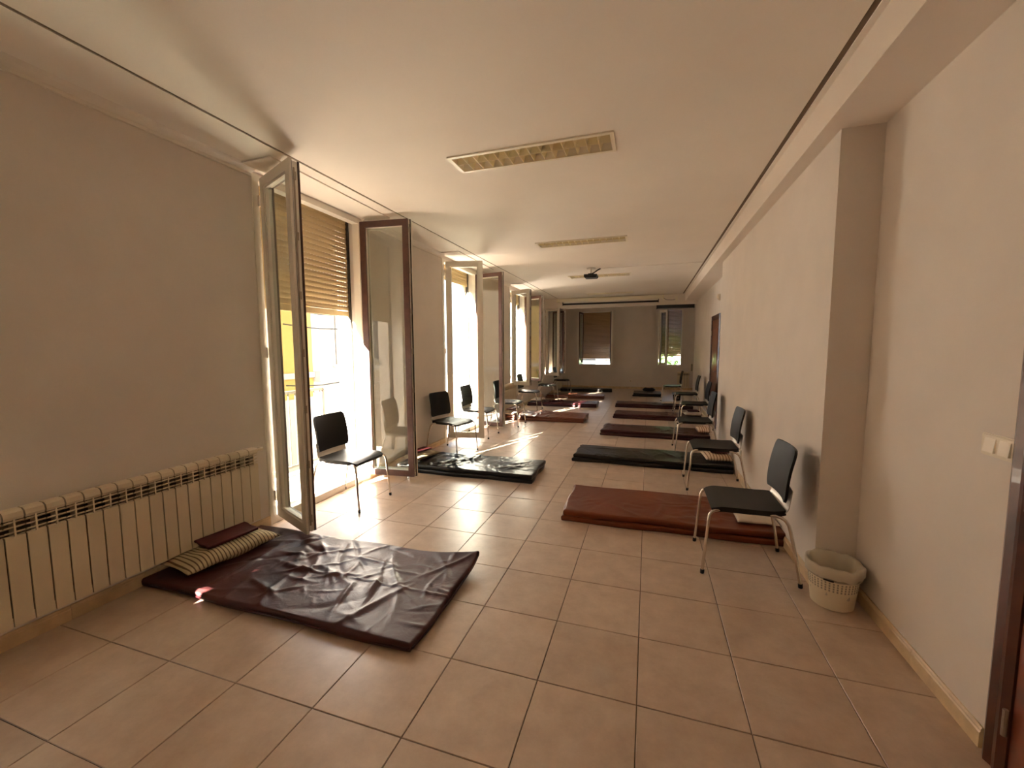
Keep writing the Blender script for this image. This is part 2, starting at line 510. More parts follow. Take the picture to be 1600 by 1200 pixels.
def build_window(n, a1, a2, sash_z0, sash_z1, hy1, hy2, label=None):
    a, b, z0, z1 = WIN[n]
    root = struct(link('window_%d' % (n or 7), None))
    fr = MB()
    bt = .07 if z0 == 0 else .06
    fr.box(FRX0, FRX1, a, a+.062, z0, z1); fr.box(FRX0, FRX1, b-.062, b, z0, z1)
    fr.box(FRX0, FRX1, a+.062, b-.062, z1-.05, z1)
    fr.box(FRX0, FRX1-.006, a+.062, b-.062, z0, z0+bt)
    link('frame', fr.mesh('frame'), M['whitefr'], root)
    if z0 == 0:
        link('threshold', MB().box(XO-.03, FRX0, a, b, 0, .035).mesh('threshold'), M['stone'], root)
    else:
        link('sill', MB().box(XO-.04, FRX0, a, b, z0-.03, z0+.02).mesh('sill'), M['stone'], root)
    build_sash(root, XL+.018, hy1, sash_z0, sash_z1, a1, False)
    build_sash(root, XL+.018, hy2, sash_z0, sash_z1, a2, True)
    return root
build_window(0, R(0), R(0), .56, 2.91, -.50, .84)
build_window(1, R(-23), R(6), .075, 2.985, 2.79, 4.105)
build_window(2, R(12), R(-12), .075, 2.945, 6.145, 7.46)
build_window(3, R(-30), R(-27), .67, 2.90, 9.565, 10.84)
build_window(4, R(-34), R(-38), .67, 2.79, 13.08, 14.36)

# ------------------------------------------------------------------ roller shutters
def slat_profile(pitch, bow=.006, gap=.010):
    return [(0, 0), (bow*.7, pitch*.2), (bow, pitch*.45), (bow*.7, pitch*.7), (0, pitch-gap), (-.006, pitch-gap), (-.002, pitch*.45), (-.006, 0)]
def slat_mesh(a, b, pitch, gap=.0032, posts=True):
    """one slat along y with a perforated link rail above it"""
    mb = MB().prism(slat_profile(pitch, gap=gap), 'y', a, b)
    if posts:
        n = int((b-a)/.042)
        for k in range(n):
            y = a+(b-a)*(k+.5)/n
            mb.box(-.005, -.001, y-.0155, y+.0155, pitch-gap-.001, pitch+.001)
    return mb.mesh('slat')
def roller_shutter(label, x, a, b, ztop, zbot, pitch=.055):
    t = thing('roller_shutter', label, 'roller shutter', (x, 0, 0), group='roller shutters of the left windows')
    n = int(round((ztop-zbot-.06)/pitch))
    sm = slat_mesh(a+.02, b-.02, pitch)
    for k in range(n):
        link('slat', sm, M['shutter'], t, (0, 0, ztop-(k+1)*pitch))
    zb = ztop-n*pitch
    link('bottom_bar', MB().box(-.010, .008, a+.02, b-.02, zb-.065, zb-.004).mesh('bottom_bar'), M['shutter'], t)
    for yy in (a, b-.03):
        link('guide_rail', MB().box(-.022, .022, yy, yy+.03, WIN_Z0, ztop).mesh('guide_rail'), M['rail'], t)
    return t
WIN_Z0 = .04
SX = -3.36
roller_shutter('beige roller shutter half lowered over the nearest balcony door', SX, WIN[1][0], WIN[1][1], 3.045, 1.93)
roller_shutter('beige roller shutter rolled up above the second balcony door', SX, WIN[2][0], WIN[2][1], 3.015, 2.74)
WIN_Z0 = .62
roller_shutter('beige roller shutter of the window behind the long radiator end', SX, WIN[0][0], WIN[0][1], 2.985, 1.10)
WIN_Z0 = .62
roller_shutter('beige roller shutter rolled up above the window over the radiator', SX, WIN[3][0], WIN[3][1], 2.985, 2.72)
def curtain(name_label, axis, fixed, a, b, ztop, zbot, pitch, gap, mat, railz, posts=26):
    t = thing('roller_shutter', name_label, 'roller shutter', group='lowered roller shutters at the far end')
    n = int((ztop-zbot-.05)/pitch)
    mb = MB()
    for k in range(n):
        z = ztop-(k+1)*pitch
        if axis == 'y':
            mb.prism([(fixed+p[0], z+p[1]) for p in slat_profile(pitch, bow=.015, gap=gap)], 'y', a, b)
        else:
            mb.prism([(fixed-p[0], z+p[1]) for p in slat_profile(pitch, bow=.015, gap=gap)], 'x', a, b)
        for q in range(posts):
            c = a+(b-a)*(q+.5)/posts; hw = (b-a)/posts*.30
            if axis == 'y': mb.box(fixed-.004, fixed, c-hw, c+hw, z+pitch-gap, z+pitch)
            else: mb.box(c-hw, c+hw, fixed, fixed+.004, z+pitch-gap, z+pitch)
    o = link('slat_curtain', mb.mesh('slat_curtain'), mat, t); o['kind'] = 'stuff'
    zb = ztop-n*pitch
    bar = MB(); gr = [MB(), MB()]
    if axis == 'y':
        bar.box(fixed-.01, fixed+.008, a, b, zb-.055, zb-.004)
        gr[0].box(fixed-.02, fixed+.02, a-.025, a, railz, ztop); gr[1].box(fixed-.02, fixed+.02, b, b+.025, railz, ztop)
    else:
        bar.box(a, b, fixed-.008, fixed+.01, zb-.055, zb-.004)
        gr[0].box(a-.025, a, fixed-.02, fixed+.02, railz, ztop); gr[1].box(b, b+.025, fixed-.02, fixed+.02, railz, ztop)
    link('bottom_bar', bar.mesh('bottom_bar'), mat, t)
    for g in gr: link('guide_rail', g.mesh('guide_rail'), M['rail'], t)
    return t
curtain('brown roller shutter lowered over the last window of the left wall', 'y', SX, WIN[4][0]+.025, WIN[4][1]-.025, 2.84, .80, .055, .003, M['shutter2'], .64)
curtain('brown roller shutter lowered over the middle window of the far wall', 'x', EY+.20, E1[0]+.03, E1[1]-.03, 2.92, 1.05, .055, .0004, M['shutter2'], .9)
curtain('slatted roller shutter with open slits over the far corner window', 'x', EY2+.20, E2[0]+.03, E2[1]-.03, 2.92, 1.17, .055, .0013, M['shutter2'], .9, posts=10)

# far windows: frames and open sashes
def far_window(n, e, y, sash_ang, mats=('whitefr',)):
    root = struct(link('window_%d' % n, None))
    x0, x1, z0, z1 = e
    link('frame', frame_bars(MB(), x0, x1, z0, z1, .045, y-.012, y+.07).mesh('frame'), M['whitefr'], root)
    link('sill', MB().box(x0, x1, y+.07, y+.38, z0-.03, z0+.015).mesh('sill'), M['stone'], root)
    w = (x1-x0)/2-.03
    for side, hx, ang in ((0, x0+.05, sash_ang[0]), (1, x1-.05, sash_ang[1])):
        if ang is None: continue
        H = z1-z0-.09
        d = 1 if side == 0 else -1
        def X(a, b): return (min(a*d, b*d), max(a*d, b*d))
        def bars(wd, y0_, y1_, ins):
            m = MB()
            m.box(*X(ins, wd), y0_, y1_, ins, H-ins); m.box(*X(w-wd, w-ins), y0_, y1_, ins, H-ins)
            m.box(*X(wd, w-wd), y0_, y1_, ins, wd); m.box(*X(wd, w-wd), y0_, y1_, H-wd, H-ins)
            return m
        s = link('sash', bars(.07, 0, .045, 0).mesh('sash'), M['whitefr'], root, (hx, y-.02, z0+.045), ang)
        link('outer_cladding', bars(.07, .045, .062, .008).mesh('outer_cladding'), M['brown'], s)
        link('glass_pane', MB().box(*X(.072, w-.072), .026, .030, .072, H-.072).mesh('glass_pane'), M['glass'], s)
    return root
far_window(5, E1, EY, (R(-97), R(97)))
far_window(6, E2, EY2, (R(-52), None))

# ------------------------------------------------------------------ doors
def door(n, x, y0, y1, zt, fw=.085, side=-1):
    root = struct(link('door_%d' % n, None))
    fr = MB()
    pr = lambda a, b: [(x, a), (x-.018, a), (x-.030, a+(b-a)*.25), (x-.022, a+(b-a)*.5), (x-.030, a+(b-a)*.75), (x-.016, b), (x, b)]
    fr.prism(pr(y0, y0+fw), 'z', 0, zt); fr.prism(pr(y1-fw, y1), 'z', 0, zt)
    fr.box(x-.026, x, y0+fw, y1-fw, zt-fw, zt)
    link('frame', fr.mesh('frame'), M['wooddark'], root)
    a, b = y0+fw+.003, y1-fw-.003
    lf = link('leaf', MB().box(x-.012, x+.0, a, b, .008, zt-fw-.003).mesh('leaf'), M['wood'], root)
    for z0, z1 in ((.18, .85), (1.02, zt-fw-.16)):
        pn = MB(); yy0, yy1 = a+.13, b-.13
        m_ = .035
        v = [(x-.012, yy0, z0), (x-.012, yy1, z0), (x-.012, yy1, z1), (x-.012, yy0, z1), (x-.022, yy0+m_, z0+m_), (x-.022, yy1-m_, z0+m_), (x-.022, yy1-m_, z1-m_), (x-.022, yy0+m_, z1-m_)]
        pn.v = v; pn.f = [(0,4,5,1),(1,5,6,2),(2,6,7,3),(3,7,4,0),(4,7,6,5)]
        link('panel', pn.mesh('panel'), M['wood'], lf)
    hg = MB()
    for z in (.22, 1.05, zt-.35):
        hg.tube([(x-.030, b+.004, z-.05), (x-.030, b+.004, z+.05)], .008, 8)
    link('hinge', hg.mesh('hinge', True, 40), M['lock'], root)
    h = MB().box(x-.018, x-.012, a+.04, a+.08, .96, 1.16)
    h.tube([(x-.018, a+.06, 1.08), (x-.06, a+.06, 1.08), (x-.065, a+.07, 1.08), (x-.065, a+.18, 1.08)], .009, 8)
    link('handle', h.mesh('handle', True, 40), M['lock'], lf)
    return root
door(1, XR, .96, 1.962, 2.10, fw=.105)
door(2, 1.28, 8.62, 9.68, 2.19)

# ------------------------------------------------------------------ outside: balconies, street, buildings
def balcony(dy, label_floor, label_rail):
    bf = tag(link('balcony_slab', MB().box(-4.32, XO, 2.35, 4.62, -.16, -.03).mesh('balcony_slab'), M['balcony'], None, (0, dy, 0)), label_floor, 'balcony', 'balconies')
    for r in range(5):
        for c in range(15):
            x = -4.30+r*.14; y = 2.36+c*.15
            if r*c >= 0:
                pass
    for r in range(5):
        link('floor_board', MB().box(-4.31+r*.142, -4.31+r*.142+.137, 2.36, 4.61, -.03, -.018).mesh('floor_board'), M['balcony'], bf)
    t = thing('balcony_railing', label_rail, 'railing', (0, dy, 0), group='balcony railings')
    x = -4.24
    link('top_rail', MB().box(x-.022, x+.022, 2.38, 4.60, 1.0, 1.035).mesh('top_rail'), M['railing'], t)
    link('bottom_rail', MB().box(x-.012, x+.012, 2.38, 4.60, .06, .085).mesh('bottom_rail'), M['railing'], t)
    bm = MB().tube([(0, 0, .08), (0, 0, 1.0)], .009, 8).mesh('baluster', True, 40)
    for k in range(21):
        link('baluster', bm, M['railing'], t, (x, 2.44+k*.105, 0))
    for y in (2.39, 4.59):
        link('end_post', MB().box(x-.016, x+.016, y-.016, y+.016, -.03, 1.0).mesh('end_post'), M['railing'], t)
        link('side_rail', MB().box(x, XO, y-.012, y+.012, 1.0, 1.03).mesh('side_rail'), M['railing'], t)
balcony(0, 'sunlit balcony floor outside the nearest balcony door', 'metal balcony railing outside the nearest balcony door')
balcony(3.38, 'sunlit balcony floor outside the second balcony door', 'metal balcony railing outside the second balcony door')
struct(link('street_ground', MB().box(-60, XO, -40, 80, -4.3, -4.0).mesh('street_ground'), M['street']))
struct(link('rear_ground', MB().box(-60, 60, 17.5, 80, -4.31, -4.01).mesh('rear_ground'), M['street']))

def building(label, x, y0, y1, z1, mat, bands, windows, depth=7.0):
    t = thing('building', label, 'building', (0, 0, 0))
    link('wall', MB().box(x-depth, x, y0, y1, -4.0, z1).mesh('wall'), mat, t)
    for (a, b, zz0, zz1, out) in bands:
        link('ledge', MB().box(x, x+out, a, b, zz0, zz1).mesh('ledge'), M['stone'], t)
    for (a, b, zz0, zz1) in windows:
        w = link('window', frame_bars2(x, a, b, zz0, zz1).mesh('window'), M['stone'], t)
        link('pane', MB().box(x+.005, x+.02, a+.07, b-.07, zz0+.07, zz1-.07).mesh('pane'), M['rail'], w)
    return t
def frame_bars2(x, a, b, z0, z1):
    m = MB(); w = .07
    m.box(x, x+.06, a, a+w, z0, z1); m.box(x, x+.06, b-w, b, z0, z1); m.box(x, x+.06, a+w, b-w, z0, z0+w); m.box(x, x+.06, a+w, b-w, z1-w, z1)
    return m
building('yellow rendered house across the street behind the balcony railing', -9.0, 8.05, 9.42, 3.5, M['yellow'], [(8.05, 9.42, .75, .9, .06), (8.05, 9.42, -4.0, .2, .03)], [])
building('pale house across the street with a tall narrow window', -9.02, 9.44, 11.0, 3.7, M['pale'], [(9.44, 11.0, .62, .92, .25)], [(10.22, 10.42, 1.0, 3.0)])
building('peach house across the street reflected in the open sash', -9.0, -16.0, 8.03, 4.4, M['peach'], [(-16.0, 8.03, .6, .8, .3)],
         [(2.2, 3.3, 1.0, 3.2), (5.6, 6.6, 1.0, 3.2), (-3.0, -1.9, 1.0, 3.2), (-6.5, -5.4, 1.0, 3.2), (-10.0, -8.9, 1.0, 3.2)])
building('low pale house behind the garden seen through the far corner window', 6.0, 34, 46, 1.6, M['pale'], [], [], depth=10)
for k, (z, dz) in enumerate(((2.55, .05), (2.15, .02), (.58, .04))):
    c = tag(link('overhead_cable', MB().tube([(-8.70, 8.2, z+dz), (-8.70, 8.8, z-.02), (-8.70, 9.4, z-.05), (-8.70, 10.95, z), (-9.0, 10.97, z)], .018, 6).mesh('overhead_cable', True), M['cable']),
            ('upper', 'middle', 'lowest')[k]+' dark cable strung along the houses across the street', 'cable', 'street cables')
def tree(label, loc, h, r, seed):
    rnd = random.Random(seed)
    t = thing('tree', label, 'tree', loc)
    link('trunk', MB().tube([(0,0,0), (.05,0,h*.4), (0,.05,h*.7)], [.16, .12, .06], 8).mesh('trunk', True), M['bark'], t)
    mb = MB()
    for k in range(900):
        d = Vector((rnd.gauss(0,1), rnd.gauss(0,1), rnd.gauss(0,1))).normalized()*r*(rnd.random()**.4)
        c = Vector((d.x, d.y, h*.72+d.z*.9))
        a = Vector((rnd.gauss(0,1), rnd.gauss(0,1), rnd.gauss(0,1))).normalized()*.22
        b = a.cross(Vector((rnd.gauss(0,1), rnd.gauss(0,1), rnd.gauss(0,1)))).normalized()*.11
        n = len(mb.v)
        mb.v += [tuple(c-a), tuple(c+b), tuple(c+a), tuple(c-b)]; mb.f.append((n, n+1, n+2, n+3))
    f = link('foliage', mb.mesh('foliage'), M['leaf'], t); f['kind'] = 'stuff'
tree('leafy green tree outside the far corner window', (-.1, 24.5, -4.0), 7.0, 2.0, 4)

# ------------------------------------------------------------------ radiators
def radiator_section(h, p=.080, dep=.09):
    """one aluminium section, origin at its bottom back corner; x = out of the wall, y = along it"""
    g = .0035
    mb = MB()
    zt = h
    # rounded top cap
    cap = [(.012, zt-.045), (dep-.004, zt-.050), (dep+.002, zt-.035), (dep-.004, zt-.012), (dep-.022, zt-.001), (.03, zt), (.012, zt-.012)]
    mb.prism(cap, 'y', g, p-g)
    mb.box(dep-.010, dep, g, p-g, 0, h-.135)                 # front plate
    mb.box(.012, .020, g, p-g, 0, h-.05)                     # rear plate
    mb.box(.018, dep-.004, p/2-.003, p/2+.003, .012, h-.04)  # web
    mb.box(dep-.008, dep+.002, p/2-.0035, p/2+.0035, h-.135, h-.045)   # rib across the grille
    for k in range(3):                                       # sloping grille fins
        z = h-.060-k*.027
        mb.prism([(dep-.040, z-.012), (dep-.036, z-.016), (dep, z+.000), (dep, z+.006)], 'y', g, p-g)
    mb.prism([(.03, h-.150), (dep-.008, h-.135), (dep-.008, h-.128), (.03, h-.145)], 'y', g, p-g)
    return mb.mesh('section')
RSEC = {}
def radiator(label, loc, rz, n, h=.60, valve=True):
    t = thing('radiator', label, 'radiator', loc, rz, 'radiators')
    if h not in RSEC: RSEC[h] = radiator_section(h)
    for k in range(n):
        link('section', RSEC[h], M['radiator'], t, (0, k*.080, 0))
    dark_slab = MB().box(.022, .040, .01, n*.080-.01, .03, h-.06)
    link('dark_slab', dark_slab.mesh('dark_slab'), M['raddark'], t)  # dark slab behind the sections, seen through the gaps between them
    if valve:
        v = MB().tube([(.045, n*.08-.01, h-.03), (.045, n*.08+.03, h-.03)], .016, 10)
        v.tube([(.045, n*.08+.03, h-.03), (.045, n*.08+.085, h-.03)], [.010, .012], 10)
        v.tube([(.045, n*.08+.085, h-.03), (.0, n*.08+.085, h-.03)], .012, 10)
        link('valve', v.mesh('valve', True, 40), M['radiator'], t)
    for y in (.25, n*.08-.25):
        if n > 7: link('bracket', MB().box(-.002, .022, y-.02, y+.02, h*.5, h*.5+.05).mesh('bracket'), M['radiator'], t)
    return t
radiator('long cream radiator along the left wall beside the nearest mat', (XL+.016, 2.56-.08*20, .145), 0, 20, .605)
radiator('cream radiator under the window between the left wall chairs', (XL+.016, 8.60, .12), 0, 14, .60)
radiator('small cream radiator under the far corner window', (1.03, EY2-.002, .10), R(-90)*1.0 if False else R(-90), 5, .56, False)

# ------------------------------------------------------------------ ceiling lights, projector, screen
def ceiling_light(label, x0, y0, w=1.27, d=.30):
    t = thing('ceiling_light', label, 'ceiling light', (x0, y0, ZC), group='recessed louvre lights')
    b = .028
    fr = MB()
    fr.box(0, w, 0, b, -.012, .0); fr.box(0, w, d-b, d, -.012, .0); fr.box(0, b, b, d-b, -.012, 0); fr.box(w-b, w, b, d-b, -.012, 0)
    link('frame', fr.mesh('frame'), M['lamp'], t)
    link('reflector', MB().box(b, w-b, b, d-b, .075, .085).mesh('reflector'), M['louvre'], t)
    n = 14
    blade = MB().prism([(-.017, .048), (.017, .048), (.002, -.006), (-.002, -.006)], 'y', b, d-b).mesh('louvre_blade')
    for k in range(1, n):
        link('louvre_blade', blade, M['louvre'], t, (b+(w-2*b)*k/n, 0, 0))
    link('centre_blade', MB().prism([(d/2-.016, .05), (d/2+.016, .05), (d/2+.002, -.008), (d/2-.002, -.008)], 'x', b, w-b).mesh('centre_blade'), M['louvre'], t)
    for k in range(n):
        link('cell_back', MB().prism([(b+(w-2*b)*k/n, .074), (b+(w-2*b)*(k+.5)/n, .030), (b+(w-2*b)*(k+1)/n, .074)], 'y', b+.004, d-b-.004).mesh('cell_back'), M['louvre'], t) if False else None
    return t
for lab, y in (('nearest recessed louvre light in the white ceiling', 3.06), ('second recessed louvre light from the camera', 5.88),
               ('recessed louvre light behind the ceiling projector', 8.80), ('farthest recessed louvre light, beside the projection screen', 11.80)):
    ceiling_light(lab, [q[0] for q in LIGHTS if q[1] == y][0], y)

t = thing('projector', 'black projector hanging from the ceiling on a short pole', 'projector', (-1.06, 8.1, ZC))
link('mount_plate', MB().lathe([(.0, -.014), (.085, -.014), (.085, 0), (0, 0)], 20).mesh('mount_plate', True, 40), M['steel'], t)
link('pole', MB().tube([(0, 0, -.01), (0, 0, -.10)], .020, 12).mesh('pole', True, 40), M['steel'], t)
bd = MB().prism([(-.12, -.118), (.12, -.124), (.125, -.165), (.105, -.185), (-.105, -.182), (-.125, -.158)], 'y', -.10, .10)
body = link('body', bd.mesh('body'), M['blackbox'], t)
link('lens', MB().tube([(-.06, .10, -.152), (-.06, .128, -.152)], [.028, .025], 16).mesh('lens', True, 40), M['rubber'], body)
link('arm', MB().box(-.05, .05, -.04, .04, -.120, -.096).mesh('arm'), M['blackbox'], t)
link('power_lead', MB().tube([(-.02, -.02, -.118), (.05, .02, -.08), (.12, .04, -.03), (.17, .05, -.004)], .012, 8).mesh('power_lead', True), M['cable'], t)
tag(link('cable_trunking', MB().box(-.86, .89, 8.13, 8.155, ZC-.010, ZC).mesh('cable_trunking'), M['ceiling']), 'thin white cable trunking across the ceiling to the projector', 'trunking')

t = thing('projection_screen', 'rolled up white projection screen with black bottom bar on far beam', 'projection screen', (0, 0, 0))
link('case', MB().prism([(12.64, 2.93), (12.76, 2.93), (12.76, 3.035), (12.66, 3.035), (12.63, 3.01), (12.63, 2.95)], 'x', -2.66, .37).mesh('case'), M['lamp'], t)
link('end_cap', MB().box(.37, .385, 12.625, 12.765, 2.92, 3.04).mesh('end_cap'), M['louvre'], t)
link('end_cap', MB().box(-2.675, -2.66, 12.625, 12.765, 2.92, 3.04).mesh('end_cap'), M['louvre'], t)
link('bottom_bar', MB().box(-2.49, .24, 12.67, 12.70, 2.835, 2.885).mesh('bottom_bar'), M['blackbox'], t)
link('bar_end', MB().box(-2.51, -2.49, 12.665, 12.705, 2.825, 2.92).mesh('bar_end'), M['blackbox'], t)
link('bar_end', MB().box(.24, .26, 12.665, 12.705, 2.825, 2.92).mesh('bar_end'), M['blackbox'], t)
link('fabric', MB().box(-2.45, .2, 12.682, 12.688, 2.885, 2.93).mesh('fabric'), M['white'], t)
t = thing('blind_box', 'long black blind box above the far corner window', 'blind box', (0, 0, 0))
link('case', MB().prism([(12.80, 2.665), (12.96, 2.665), (12.96, 2.80), (12.83, 2.80), (12.80, 2.77)], 'x', .225, 1.195).mesh('case'), M['blackbox'], t)
link('end_cap', MB().box(1.195, 1.215, 12.79, 12.97, 2.655, 2.805).mesh('end_cap'), M['blackbox'], t)
link('end_cap', MB().box(.205, .225, 12.79, 12.97, 2.655, 2.805).mesh('end_cap'), M['blackbox'], t)
tag(link('junction_box', MB().box(.70, .76, 12.745, 12.78, 2.86, 2.98).mesh('junction_box'), M['lamp']), 'small white junction box beside the projection screen', 'junction box')
tag(link('screen_cable', MB().tube([(.385, 12.765, 2.95), (.46, 12.765, 2.90), (.60, 12.765, 2.885), (.72, 12.765, 2.90)], .006, 6).mesh('screen_cable', True), M['cable']), 'thin cable from the projection screen to the junction box', 'cable')

# ------------------------------------------------------------------ small wall fittings
t = thing('light_switch', 'double white light switch on the near right wall', 'light switch', (XR, 2.04, 1.185))
fp = MB()
fp.prism([(-.085, -.043), (.085, -.043), (.085, .043), (-.085, .043)], 'x', -.006, 0)
fp.prism([(-.080, -.038), (.080, -.038), (.080, .038), (-.080, .038)], 'x', -.011, -.006)
link('plate', fp.mesh('plate'), M['switch'], t)
for y in (-.036, .036):
    k = MB(); k.v = [(-.011, y-.026, -.027), (-.011, y+.026, -.027), (-.011, y+.026, .027), (-.011, y-.026, .027), (-.019, y-.026, -.027), (-.019, y+.026, -.027), (-.013, y+.026, .027), (-.013, y-.026, .027)]
    k.f = [(4,7,6,5),(0,1,5,4),(1,2,6,5),(2,3,7,6),(3,0,4,7)]
    link('rocker', k.mesh('rocker'), M['switch'], t)
t = thing('alarm_sensor', 'small white alarm sensor high on the right wall', 'sensor', (1.28, 8.85, 2.5))
link('housing', MB().prism([(0, -.06), (-.03, -.05), (-.055, -.01), (-.05, .05), (0, .06)], 'y', -.035, .035).mesh('housing'), M['switch'], t)
link('lens', MB().prism([(-.030, -.052), (-.058, -.012), (-.050, -.010), (-.026, -.045)], 'y', -.022, .022).mesh('lens'), M['white'], t)
t = thing('wall_phone', 'grey wall phone beside the far corner window', 'wall phone', (1.54, EY2, .82))
link('base', MB().box(-.09, .09, -.03, 0, -.14, .14).mesh('base'), M['switch'], t)
link('handset', MB().box(-.07, -.01, -.06, -.03, -.13, .13).mesh('handset'), M['bandgrey'], t)
link('keypad', MB().box(.015, .07, -.034, -.03, -.05, .05).mesh('keypad'), M['rail'], t)
def socket(label, loc, rz):
    t = thing('wall_socket', label, 'socket', loc, rz)
    link('plate', MB().box(-.04, .04, -.010, 0, -.04, .04).mesh('plate'), M['switch'], t)
    link('insert', MB().tube([(0, -.0105, 0), (0, -.006, 0)], .022, 14).mesh('insert', True, 40), M['bandgrey'], t)
socket('white socket low on the far wall between the two windows', (-.59, EY, .30), 0)
socket('white socket low on the thick right wall behind the second chair', (1.06, 5.35, .33), R(-90))

# ------------------------------------------------------------------ chairs
def chair_parts():
    P = {}
    def seat(u, v):
        s = 2*v-1
        x = .238-.445*u
        wv = .232*(1-.10*max(0, u-.55)**1.0)*(1-.10*(abs(2*u-1)**9))
        y = s*wv
        z = .464 - .030*max(0, .16-u)**1.6*14 - .010*(1-s*s)*math.sin(math.pi*u) + .014*max(0, u-.8)*3
        return (x, y, z)
    P['seat'] = MB().sheet(seat, 24, 16, .034).mesh('seat', True, 50)
    rim = MB()
    def skirt(u, v):
        ang = u
        return None
    def back(u, v):
        s = 2*v-1
        z = .540+.350*u
        wv = .222*(1-.12*(abs(2*u-1)**9))*(1-.03*u)
        x = -.196-.052*u - .022*(1-s*s) + .012*math.sin(math.pi*u)
        return (x, s*wv, z)
    P['backrest'] = MB().sheet(back, 22, 16, .016).mesh('backrest', True, 50)
    prof = [(-.10, .455), (-.165, .458), (-.195, .466), (-.213, .482), (-.222, .505), (-.226, .535), (-.232, .575), (-.238, .62)]
    def plate(u, v):
        s = 2*v-1
        q = u*(len(prof)-1); i = min(int(q), len(prof)-2); f = q-i
        x = prof[i][0]*(1-f)+prof[i+1][0]*f; z = prof[i][1]*(1-f)+prof[i+1][1]*f
        return (x-.018*(1-s*s)*min(1, u*1.5), s*.205, z)
    P['plate'] = MB().sheet(plate, 21, 10, .004).mesh('back_bracket', True, 50)
    def leg(front, sgn):
        if front:
            pts = [(.292, .252, .012), (.277, .246, .20), (.262, .240, .375), (.256, .237, .415), (.243, .232, .438), (.222, .226, .448), (.19, .218, .452), (.02, .20, .453)]
        else:
            pts = [(-.295, .255, .012), (-.262, .248, .20), (-.228, .240, .36), (-.216, .237, .402), (-.198, .233, .430), (-.172, .227, .446), (-.14, .220, .452), (.02, .205, .453)]
        return MB().tube([(x, y*sgn, z) for x, y, z in pts], .0105, 10).mesh('leg', True, 60)
    def foot(front, sgn):
        x, y = (.292, .252) if front else (-.295, .255)
        return MB().tube([(x, y*sgn, 0), (x, y*sgn, .003), (x-.002*(1 if front else -1), y*sgn, .028)], [.011, .0135, .0135], 10).mesh('foot_cap', True, 50)
    P['legs'] = [(leg(f, s), foot(f, s)) for f in (True, False) for s in (1, -1)]
    P['cross'] = MB().tube([(.19, -.215, .447), (.19, .215, .447)], .008, 8).tube([(-.12, -.215, .447), (-.12, .215, .447)], .008, 8).mesh('cross_bar', True, 50)
    return P
CP = chair_parts()
def chair(label, loc, rz, group):
    t = thing('stacking_chair', label, 'chair', loc, rz, group)
    link('seat', CP['seat'], M['black'], t)
    link('backrest', CP['backrest'], M['black'], t)
    link('back_bracket', CP['plate'], M['steel'], t)
    link('cross_bar', CP['cross'], M['chrome'], t)
    for lm, fm in CP['legs']:
        l = link('leg', lm, M['chrome'], t)
        link('foot_cap', fm, M['rubber'], l)
    return t
gr_ = 'black stacking chairs along the right wall'; gl_ = 'black stacking chairs along the left windows'
chair('large black chair with chrome legs in front of the rust mat, beside the waste bin', (.685, 3.285, 0), R(180), gr_)
chair('black chair in front of the long black mat, second from the waste bin', (.735, 5.06, 0), R(180), gr_)
chair('black chair between the black mat and the dark maroon mat, third from the waste bin', (.70, 6.72, 0), R(181), gr_)
chair('black chair in front of the brown door, fourth from the waste bin', (.90, 8.72, 0), R(180), gr_)
chair('black chair with its back to the far right wall, fifth from the waste bin', (.90, 10.5, 0), R(180), gr_)
chair('farthest black chair on the right, in front of the small far radiator', (.68, 12.45, 0), R(180), gr_)
chair('black chair standing in the nearest open balcony door, lit from behind', (-2.875, 3.45, 0), R(0), gl_)
chair('black chair against the wall between the two balcony doors', (-2.79, 5.60, 0), R(-12), gl_)
chair('black chair behind the glass of the open sash of the second balcony door', (-2.86, 6.80, 0), R(0), gl_)
chair('black chair standing just past the second balcony door, before the reddish brown mat', (-2.68, 7.95, 0), R(0), gl_)
chair('black chair under the open window above the left radiator', (-2.83, 10.0, 0), R(0), gl_)
chair('black chair on the left just past the window above the radiator', (-2.80, 11.85, 0), R(0), gl_)
chair('farthest black chair on the left, in the dark far corner', (-2.75, 13.75, 0), R(0), gl_)

# ------------------------------------------------------------------ mats, pillows, pads
def crease_field(X, Y, rnd, n, amp, cx, cy, sx, sy, lmin=.12, lmax=.5, wmin=.008, wmax=.022):
    H = np.zeros_like(X)
    for k in range(n):
        a = rnd.gauss(cx, sx); b = rnd.gauss(cy, sy); th = rnd.uniform(0, math.pi)
        L = rnd.uniform(lmin, lmax); w = rnd.uniform(wmin, wmax); cur = rnd.uniform(-1.1, 1.1)
        dx = X-a; dy = Y-b
        s = dx*math.cos(th)+dy*math.sin(th); q = -dx*math.sin(th)+dy*math.cos(th)+cur*s*s
        env = np.exp(-(s/(L*.5))**2)
        H += amp*rnd.uniform(.3, 1)*env*np.exp(-np.abs(q/w)**1.5)*rnd.choice((1, 1, -.5))
    return H
def lin(L, step, r):
    half = L/2
    e = [0, r*.08, r*.25, r*.5, r*.8, r*1.1]
    n = max(2, int((L-2*e[-1])/step))
    mid = list(np.linspace(-half+e[-1], half-e[-1], n+1))
    return np.array([-half+q for q in e[:-1]] + mid + [half-q for q in reversed(e[:-1])])
